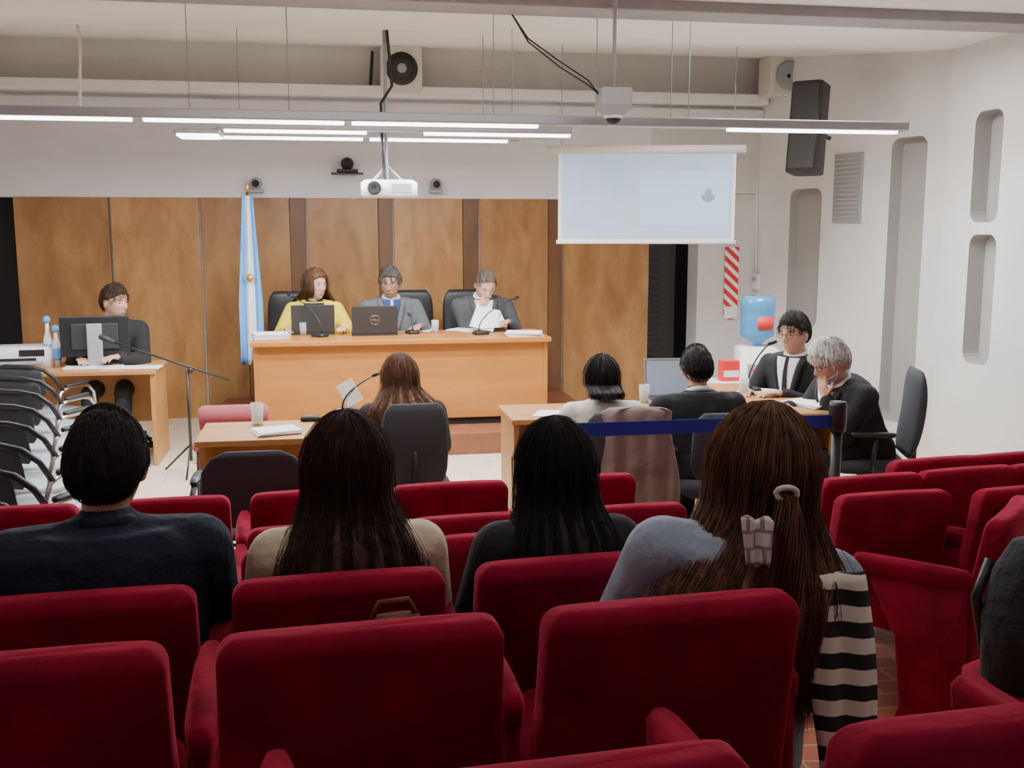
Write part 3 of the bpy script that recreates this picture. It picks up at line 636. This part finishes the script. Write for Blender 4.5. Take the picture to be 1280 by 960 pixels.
b1=at(238,463,Y=q.y)-V((q.x,q.y,0));e0=at(140,427,Y=q.y)-V((q.x,q.y,0));e1=at(286,475,Y=q.y)-V((q.x,q.y,0))
MB().tube([(0,0,.1),(0,0,b1.z)],.011).obj('pole','black',t);MB().tube([e0,e1],.009).obj('boom','black',t);MB().sph(b1,.022).obj('clutch','black',t);MB().cap(e0,.018,e0+V((-.07,0,.035)),.022).obj('microphone_head','rubber',t)
for k in range(3): a=k*2.09+.5;MB().tube([(0,0,.22),(.24*cos(a),.24*sin(a),.012)],.008).obj('leg','black',t)
# tables
TZ=.75
a0=at(243,552,z=TZ);W1=at(470,549,z=TZ)
t=table('light wooden table left, with glass and papers on top',((a0.x+W1.x)/2,a0.y+.25,0),W1.x-a0.x,.52,TZ)
tumbler('water glass on the left table',onz(322,531,TZ),.12,.035)
papers('white papers lying on the left table',onz(345,541,TZ),.3,5,.22,.18)
q=onz(388,526,TZ);tag(MB().sup([(0,.05,.03,0,0),(.012,.055,.035,0,0),(.03,.045,.025,0,0)],4).obj('phone','black',None,loc=q),'small black phone on the left table by the papers','phone')
q=at(288,512,D=6.6)
t=thing('side_chair','dull pink low chair behind the left table','chair',(q.x,q.y,0),pi);MB().sup([(.4,.22,.2,0,0),(.42,.24,.22,0,0),(.46,.23,.21,0,0)],4).obj('seat','dullpink',t);MB().sup([(.48,.22,.012,0,-.2),(.6,.23,.018,0,-.22),(q.z-.03,.23,.016,0,-.24),(q.z-.01,.2,.01,0,-.24)],4).obj('backrest','dullpink',t)
for sx in(-1,1):
    for y in(-.18,.18): MB().tube([(sx*.2,y,0),(sx*.19,y*.9,.41)],.012).obj('leg','black',t)
b0=at(641,526,z=TZ);W2=at(932,526,z=TZ)
t=table('long light wooden table at which the two lawyers sit',((b0.x+W2.x)/2,b0.y+.27,0),W2.x-b0.x,.5,TZ)
p=onz(842,503,TZ);laptop('open silver-blue laptop facing the man in dark suit',(p[0],p[1]-.05,TZ),-.1,100,'alu','laptop_screen',w=.34)
tumbler('water glass on the right table beside the laptop',onz(805,503,TZ));papers('white papers on the near end of the right table',onz(690,519,TZ),1.2,3,.2,.2)
mic('gooseneck microphone on the right table near the man with glasses',onz(938,490,TZ),-1.5,.28,.14)
tb=at(960,497,z=TZ);t=table('light table in front of the two men at the right',(tb.x,tb.y+.02,0),.5,1.2,TZ,-.12)
papers('white papers on the table before the white-haired man',(tb.x+.14,tb.y-.3,TZ),.4,5,.22,.28);papers('papers before the man with glasses',(tb.x+.05,tb.y+.2,TZ),.9,3)
tumbler('water glass before the man with glasses',(tb.x-.12,tb.y+.1,TZ))
p=at(504,442,D=5.55);WLoc=(p.x,p.y,0)
person('woman with long brown hair seen from behind at the centre, reading papers',WLoc,.12,.88,.42,lean=7,L=(-.26,.34,.82),R=(.16,.36,.80),fem=True,hair=('long','hair_auburn'),top='suit_black',hl=.32,strands=1400,sr=.6,hs=1.14,pitch=8,spread=1.7,shw=1.18,bulk=.034)
office('dark grey office chair with tall back under the centre woman',(WLoc[0]+.03,WLoc[1],0),.02,.44,.36,.46,.93,'greyfab',False,.97)
q=at(437,491,D=5.9);tag(MB().box((0,0,0),(.10,.003,.15),R3('Y',-.5)@R3('X',-.5)).obj('document','paper',None,False,loc=q),'small white sheet held by the centre woman','papers')
q=at(475,478,D=5.9);mic('gooseneck microphone beside the centre woman',(q.x-.2,q.y,TZ),-1.0,.17,.22)
p=at(757,444,D=5.55)
person('woman in white jacket with black ponytail seen from behind',(p.x,p.y,0),-.05,.87,.43,lean=7,L=(-.24,.34,.82),R=(.24,.34,.82),fem=True,hair=('long','hair_black'),top='white_jacket',hl=.08,hs=1.12,spread=.7,bulk=.036,shw=1.15,strands=700,sr=.7)
office('office chair under the woman in white jacket',(p.x+.04,p.y-.02,0),-.1,.44,.4,.4,.86,'greyfab',False)
b=MB();Rr=[]
for k in range(12):
    u=k/11;Rr.append((.32+.58*u,(.215-.035*u),.06*(1-.3*u)if k<11 else .03,.02*sin(u*6),-.31+.0*u))
b.sup(Rr,2.6,48)
for v in b.v: v.x+=.014*sin(atan2(v.y+.3,v.x)*9)*(1.1-v.z);v.y+=.014*sin(v.x*60)
q=(p.x+.14,p.y-.02,0);o=b.obj('coat','taupe',None,sub=1);o.location=q;o.rotation_euler=(0,0,-.15);tag(o,'taupe coat draped over the chair of the woman in white jacket','coat')
p=at(880,436,D=5.6)
person('man in dark suit seen from behind at the right table',(p.x,p.y,0),.1,.90,.44,lean=8,yaw=-10,L=(-.28,.34,.82),R=(.28,.32,.82),hair=('short','hair_black'),top='suit_black',hs=1.1,shw=1.25,bulk=.034,collar='shirt_white',sr=.8)
office('low-backed office chair under the man in dark suit',(p.x+.06,p.y-.08,0),-.1,.46,.42,.36,.86,'greyfab',True)
p=at(984,392,D=6.75)
person('man with glasses in black suit and white shirt speaking at the right table',(p.x+.10,p.y,0),radians(124),.96,.46,lean=5,yaw=-4,pitch=3,L=(-.1,.36,.80),R=(.15,.40,.80),hair=('short','hair_black'),top='suit_black',vneck='shirt_white',tie='suit_black',glasses=True,hs=1.14,shw=1.14,bulk=.024,sr=.8)
office('office chair under the man with glasses',(p.x+.12,p.y,0),radians(118),.46,.42,.42,.88,'greyfab',False)
p=at(1058,418,D=6.1)
person('white-haired bearded man in dark suit leaning with hand at his mouth',(p.x+.16,p.y+.02,0),radians(98),.93,.45,lean=26,yaw=0,pitch=10,L='mouth',R=(.12,.5,.80),hair=('short','hair_white'),top='suit_black',vneck='shirt_white',glasses=True,hs=1.14,shw=1.2,bulk=.034,sr=1,strands=600,vol=.026,beard='hair_white')
office('dark grey office chair behind the white-haired man',(p.x+.12,p.y-.04,0),radians(72),.46,.44,.50,.98,'greyfab',True)
sp=at(1048,502,z=.95)
def post(label,p):
    t=thing('stanchion',label,'stanchion',(p.x,p.y,0),0);MB().lathe([(0,0),(.17,0),(.17,.012),(.03,.035),(.026,.05),(.026,.86),(0,.86)],caps=False).obj('post','black',t);MB().lathe([(0,.80),(.04,.80),(.045,.83),(.045,.93),(.04,.95),(0,.95)],caps=False).obj('belt_cassette','black',t);return t
post('black barrier post at the right end of the blue belt',sp);sq=at(703,520,z=.95);post('black barrier post at the left end of the blue belt',sq)
pa=V((sq.x,sq.y,.882));pb=V((sp.x,sp.y,.852));d=pb-pa
o=tag(MB().box((0,0,0),(d.length-.08,.003,.066)).obj('barrier_belt','belt',None,False),'dark blue retractable barrier belt stretched between two posts','belt');o.location=(pa+pb)/2;o.rotation_euler=(0,-atan2(d.z,d.xy.length),atan2(d.y,d.x))
p=at(945,455,Y=7.95)
t=thing('water_cooler','white water dispenser by the right wall','water dispenser',(p.x,7.95,0),-.2);cb=at(945,432,Y=7.95).z
MB().sup([(0,.15,.15,0,0),(.02,.16,.16,0,0),(cb-.02,.16,.16,0,0),(cb,.13,.13,0,0)],6).obj('body','white',t);rbox('tap_panel','grey',t,(0,-.162,cb-.2),(.2,.01,.14),.004)
for sx,m_ in((-1,'redlabel'),(1,'flagblue')): MB().tube([(sx*.05,-.165,cb-.17),(sx*.05,-.2,cb-.18)],.012).obj('tap',m_,t)
bt=at(945,370,Y=7.95).z-cb
t=thing('water_bottle','large blue water bottle with red label on the dispenser','bottle',(p.x,7.95,cb+.0),-.2)
MB().lathe([(.03,0),(.05,.03),(.13,.08),(.138,.1),(.132,.14),(.138,.17),(.138,bt*.6),(.132,bt*.65),(.138,bt*.7),(.138,bt-.04),(.12,bt),(0,bt)],n=28).obj('bottle_body','bottle',t)
b=MB();n=12;b.loft([[V((.141*sin(a),-.141*cos(a),z)) for a in[-.2+1.1*k/(n-1) for k in range(n)]] for z in(bt*.35,bt*.60)],0,False,False);b.obj('bottle_label','redlabel',t,solid=.002)
p=at(911,463,Y=7.6);t=thing('small_box','small red and white box beside the water dispenser','box',(p.x,7.6,p.z-.08),0);rbox('carton','redlabel',t,(0,0,.08),(.14,.1,.16),.003);rbox('band','white',t,(0,-.052,.06),(.12,.003,.05),.0)
t=thing('side_cupboard','low white cupboard under the small box','cupboard',(p.x,7.6,0),0);rbox('body','white',t,(0,0,(p.z-.08)/2),(.3,.3,p.z-.08),.005);rbox('door','grey',t,(0,-.155,(p.z-.08)/2),(.26,.01,p.z-.2),.003)
def visitor(big=False):
    t=thing('visitor_chair','x','chair',(0,0,0),0,'black-framed visitor chairs')
    for sx in(-1,1):
        MB().tube([(sx*.27,.2,0),(sx*.27,.2,.45),(sx*.27,.18,.60),(sx*.27,.13,.65),(sx*.27,.06,.665),(sx*.27,-.10,.665),(sx*.27,-.17,.64),(sx*.265,-.2,.56),(sx*.26,-.22,.0)],.013).obj('side_frame','chrome' if not big else 'black',t)
        MB().sup([(.668,.014,.10,sx*.27,-.0),(.675,.022,.12,sx*.27,-.0),(.69,.020,.115,sx*.27,-.0)],4).obj('armrest','black',t)
    if not big: MB().tube([(-.27,-.15,.65),(-.255,-.21,.75),(-.2,-.25,.81),(-.1,-.27,.83),(.1,-.27,.83),(.2,-.25,.81),(.255,-.21,.75),(.27,-.15,.65)],.015).obj('back_frame','black',t)
    MB().sup([(.43,.2,.2,0,.02),(.445,.23,.22,0,.02),(.47,.22,.21,0,.02)],4).obj('seat','seatgrey' if not big else 'greyfab',t)
    if big:
        MB().sup([(.50,.16,.012,0,-.2),(.54,.2,.02,0,-.21),(.66,.225,.024,0,-.235),(.76,.22,.022,0,-.25),(.82,.18,.02,0,-.26),(.85,.12,.012,0,-.265)],3).obj('backrest','greyfab',t)
    else: MB().sup([(.62,.17,.010,0,-.225),(.65,.2,.014,0,-.235),(.78,.2,.014,0,-.262),(.815,.17,.010,0,-.265)],3).obj('backrest','greyfab',t)
    for z in(.42,.12): MB().tube([(-.26,-.205 if z>.3 else -.215,z),(.26,-.205 if z>.3 else -.215,z)],.009).obj('crossbar','chrome' if not big else 'black',t)
    return t
vp=visitor();words=['farthest','second farthest','third farthest','fourth farthest','fourth nearest','third nearest','second nearest','nearest']
for k,(px,py) in enumerate([(46,457),(42,471),(37,487),(31,505),(24,526),(15,552),(4,582),(-10,618)]):
    q=at(px,py,z=.83);lab='steel-framed visitor chair in the left edge row, %s of its row'%words[k]
    if k==0: vp.location=(q.x,q.y+.2,0);vp.rotation_euler=(0,0,-.45);vp['label']=lab
    else: dup(vp,(q.x,q.y+.2,0),-.45,lab)
p=at(316,560,z=.86);t=visitor(True);t.location=(p.x,p.y+.24,0);t['label']='low rounded dark grey chair with thin black frame before the left table'
# ---------------- THEATRE SEATS
def tseat():
    t=thing('theatre_seat','x','theatre seat',(0,0,0),0,'red velvet theatre seats')
    R_=[];hw=.243
    for k in range(10): R_.append((.30+.52*k/14,hw-.012*(k/9),.045,0,-.10*(k/14)))
    zt=.82;rr=.04
    R_.append((zt-rr,hw-.014,.045,0,-.087))
    for k in range(1,8):
        a=k/7*pi/2;R_.append((zt-rr+rr*sin(a),hw-.014-rr*.9*(1-cos(a)),.045-.032*(1-cos(a)),0,-.088-.004*k/7))
    b=MB();b.sup(R_,7,56)
    for v in b.v:
        c=(v.x/hw)**2;v.y+=.022*c;v.z-=.010*c*(1 if v.z>.6 else 0)
    b.obj('backrest','velvet',t)
    MB().sup([(.33,.19,.2,0,.22),(.36,.215,.23,0,.22),(.42,.215,.23,0,.22),(.445,.19,.2,0,.22)],4).obj('seat','velvet',t)
    for sx,nm in((-1,'l'),(1,'r')):
        x=sx*.265
        b=MB();b.sup([(.56,.022,.19,x,.19),(.575,.029,.2,x,.19),(.61,.03,.205,x,.19),(.63,.022,.19,x,.19)],3.5);o=b.obj('armrest','velvet',t);o['side']=nm
        b=MB();b.sup([(0,.018,.12,x,.10),(.02,.02,.12,x,.10),(.1,.02,.10,x,.10),(.35,.02,.12,x,.11),(.57,.02,.17,x,.17)],6);o=b.obj('side_panel','velvet',t);o['side']=nm
    return t
proto=tseat();used=[False];CH=.82
def putseat(p,rz,label,skip='r'):
    if not used[0] and skip is None: used[0]=True;proto.location=p;proto.rotation_euler=(0,0,rz);proto['label']=label;return proto
    return dup(proto,p,rz,label,skip)
rows=[(1.03,[.25,.82],'rearmost row'),(1.68,None,'second row from the back'),(2.27,None,'third row from the back'),(2.86,None,'third row from the front'),(3.45,None,'second row from the front'),(3.98,None,'front row')]
ords=['first','second','third','fourth','fifth','sixth','seventh','eighth','ninth']
occ={(1,1):'under the woman with striped scarf',(2,-1):'under the man in navy jacket',(2,0):'under the woman in cream sweater',(2,1):'under the black-haired woman'}
for ri,(s,ts,rn) in enumerate(rows):
    if ts is None:
        ks={1:(-1,0,1),2:(-2,-1,0,1),3:range(-5,2),4:range(-5,3),5:range(-5,3)}[ri];tk=[(k,.125+.53*k) for k in ks]
    else: tk=list(enumerate(ts))
    vis=[]
    for k,tt in tk:
        p=TT*tt+SS*s;p.z=fz(s)
        if ri==0: p.z-=.035
        pp=proj(p+V((0,0,.8)))
        if -130<pp[0]<1400: vis.append((k,p))
    for i,(k,p) in enumerate(vis):
        ex=occ.get((ri,k),'')
        last=i==len(vis)-1
        putseat(p,r3,'crimson velvet theatre seat %s'%ex if ex else 'empty crimson theatre seat, %s from the left in the %s'%(ords[i],rn),None if last else 'r')
for px,py,rd,lab,sk in [(1157,566,6,'at the left end of the right block, front row','r'),(1252,560,6,'second in the right block, front row',None),(1076,587,6,'left end of the right block, second row','r'),(1194,578,6,'second in the right block, second row','l'),(1302,571,6,'third in the right block, second row',None),(1104,607,2,'left end of the right block, third row','lr'),(1270,600,4,'second in the right block, third row','lr'),(1236,627,44,'turned to the aisle, nearest of the right block',None)]:
    p=at(px,py,z=.825);p.z=.005;putseat(p,radians(rd),'empty crimson theatre seat '+lab,sk)
# ---------------- audience people
def aud(s,tt): p=TT*tt+SS*s;p.z=fz(s+.0);return p
person('man in navy puffer jacket seen from behind, left in the audience',aud(2.42,-.38),r3+.1,.90,.45,lean=1,yaw=-12,pitch=2,knee=.37,hair=('short','hair_black'),top='navy',bulk=.048,hs=1.14,shw=1.14,skin='skin_tan',collar='navy',strands=3000,sr=.5,vol=.008,crown=.75)
person('woman in cream sweater with long dark hair seen from behind',aud(2.42,.16),r3,.88,.44,lean=1,yaw=-5,knee=.37,fem=True,hair=('long','hair_dark'),top='cream_knit',bulk=.034,hl=.40,strands=3200,sr=.5,hs=1.16,shw=1.12,topname='sweater',spread=1.25)
person('woman with long black hair and dark coat seen from behind',aud(2.42,.68),r3,.86,.43,lean=2,knee=.37,fem=True,hair=('long','hair_black'),top='suit_black',bulk=.045,hl=.36,strands=2500,sr=.5,hs=1.15,spread=1.1)
t4,hp4,tp4=person('woman with half-tied brown hair, denim shirt and striped scarf',aud(1.90,.85),r3,.90,.395,lean=1,side=14,yaw=-8,knee=.37,fem=True,hair=('long','hair_auburn'),top='denim',bulk=.045,hl=.46,strands=7500,sr=.5,hs=1.18,spread=1.6,shw=1.25,topname='shirt',hy=-.06)
MB().tube([hp4(V((.020*cos(k*pi/6),-.140-.006*abs(sin(k*pi/6)),-.01+.012*sin(k*pi/6)))) for k in range(12)],.0065,8,cyc=True).obj('hair_tie','cream',t4)
b=MB()
for k in range(420):
    a=random.uniform(0,6.28);r0=random.uniform(0,.015);c,s_=cos(a),sin(a);ln=random.uniform(.14,.24);fl=random.uniform(.8,2.2)
    b.tube([hp4(V((r0*c*(1+fl*u)+.012*u+.008*sin(u*3+a),-.145-.020*sin(u*2.5)-r0*s_,-.012-ln*u))) for u in[m/8 for m in range(9)]],[.0011]*8+[.0003],3,caps=False)
b.obj('tied_lock','hair_auburn',t4)
q=[]
for k in range(10):
    u=k/9;q.append([hp4(V((-.085+.058*(j/9)*(1-.25*u)+.015*u,-.160-.006*sin(j*.9+u)-.008*u,-.055-.085*u+.006*sin(j*1.1)))) for j in range(10)])
MB().loft(q,0,False,False).obj('scarf_fold','plaid',t4,solid=.008)
q=[]
for k in range(30):
    u=k/29;w=.074+.008*sin(u*7);c=V((.235+.055*u,-.13-.05*sin(u*2.6),.90-.74*u));q.append([c+V(((j/10-.5)*2*w,.006*sin(j*1.3+u*4),0)) for j in range(11)])
MB().loft(q,0,False,False).obj('scarf','scarf',t4,solid=.014)
MB().tube([tp4(.085*sin(2*pi*k/16),.08*cos(2*pi*k/16)-.02,.50+.02*cos(2*pi*k/16)) for k in range(16)],.035,10,cyc=True).obj('scarf_neck','plaid',t4)
# bags
p=TT*.22+SS*2.02;b=MB();b.sup([(0,.07,.04,0,0),(.02,.085,.05,0,0),(.12,.08,.045,0,0),(.16,.05,.02,0,0)],2.6);t=thing('handbag','brown handbag resting behind the seat of the woman in cream sweater','bag',(p.x,p.y,fz(2.02)+.57),.2);b.obj('body','brownbag',t);MB().tube([(-.05,0,.15),(-.03,0,.19),(.03,0,.19),(.05,0,.15)],.007).obj('handle','brownbag',t)
p=at(1420,760,D=2.95);p.z=.005;putseat(p,radians(78),'crimson theatre seat at the right edge with the black backpack on it','lr')
f_=V((-sin(radians(78)),cos(radians(78)),0));q=p+f_*.30
t=thing('backpack','black backpack standing on the seat at the right edge','backpack',(q.x,q.y,p.z+.445),.3,None,.88)
MB().sup([(0,.13,.08,0,0),(.03,.17,.11,0,0),(.25,.18,.12,0,0),(.4,.15,.1,0,0),(.5,.09,.06,0,0)],2.8).obj('body','bagblack',t);MB().sup([(.05,.11,.04,0,-.12),(.09,.12,.05,0,-.12),(.22,.11,.045,0,-.12),(.25,.09,.03,0,-.12)],3).obj('front_pocket','navy',t)
MB().tube([(-.04,0,.49),(-.03,0,.55),(.03,0,.55),(.04,0,.49)],.01).obj('handle','black',t);MB().tube([(-.1,.1,.42),(-.16,.1,.3),(-.12,.08,.08)],.018).obj('strap','black',t)
# ---------------- lights
def area(loc,rot,sx,sy,e,c=(1,1,1)):
    la=bpy.data.lights.new('fill_light','AREA');la.shape='RECTANGLE';la.size=sx;la.size_y=sy;la.energy=e;la.color=c;o=bpy.data.objects.new('fill_light',la);COL.objects.link(o);o.location=loc;o.rotation_euler=rot
area((.5,5.0,3.12),(0,0,0),3.4,.3,62,(1,.98,.95));area((3.3,6.9,3.1),(0,0,0),1.2,.3,60,(1,.98,.95));area((.8,1.9,3.12),(0,0,0),3,.3,14,(1,.97,.93))  # added fill lights without fixtures, brightening the seats and right wall
w=bpy.data.worlds.new('w');bpy.context.scene.world=w;w.use_nodes=True;w.node_tree.nodes['Background'].inputs[0].default_value=(.9,.92,1,1);w.node_tree.nodes['Background'].inputs[1].default_value=.22
cd=bpy.data.cameras.new('cam');co=bpy.data.objects.new('camera',cd);COL.objects.link(co);co.location=(0,0,H);co.rotation_euler=(pi/2-TH,0,-PHI);cd.sensor_width=36;cd.lens=36*F/1280;cd.clip_start=.02;bpy.context.scene.camera=co
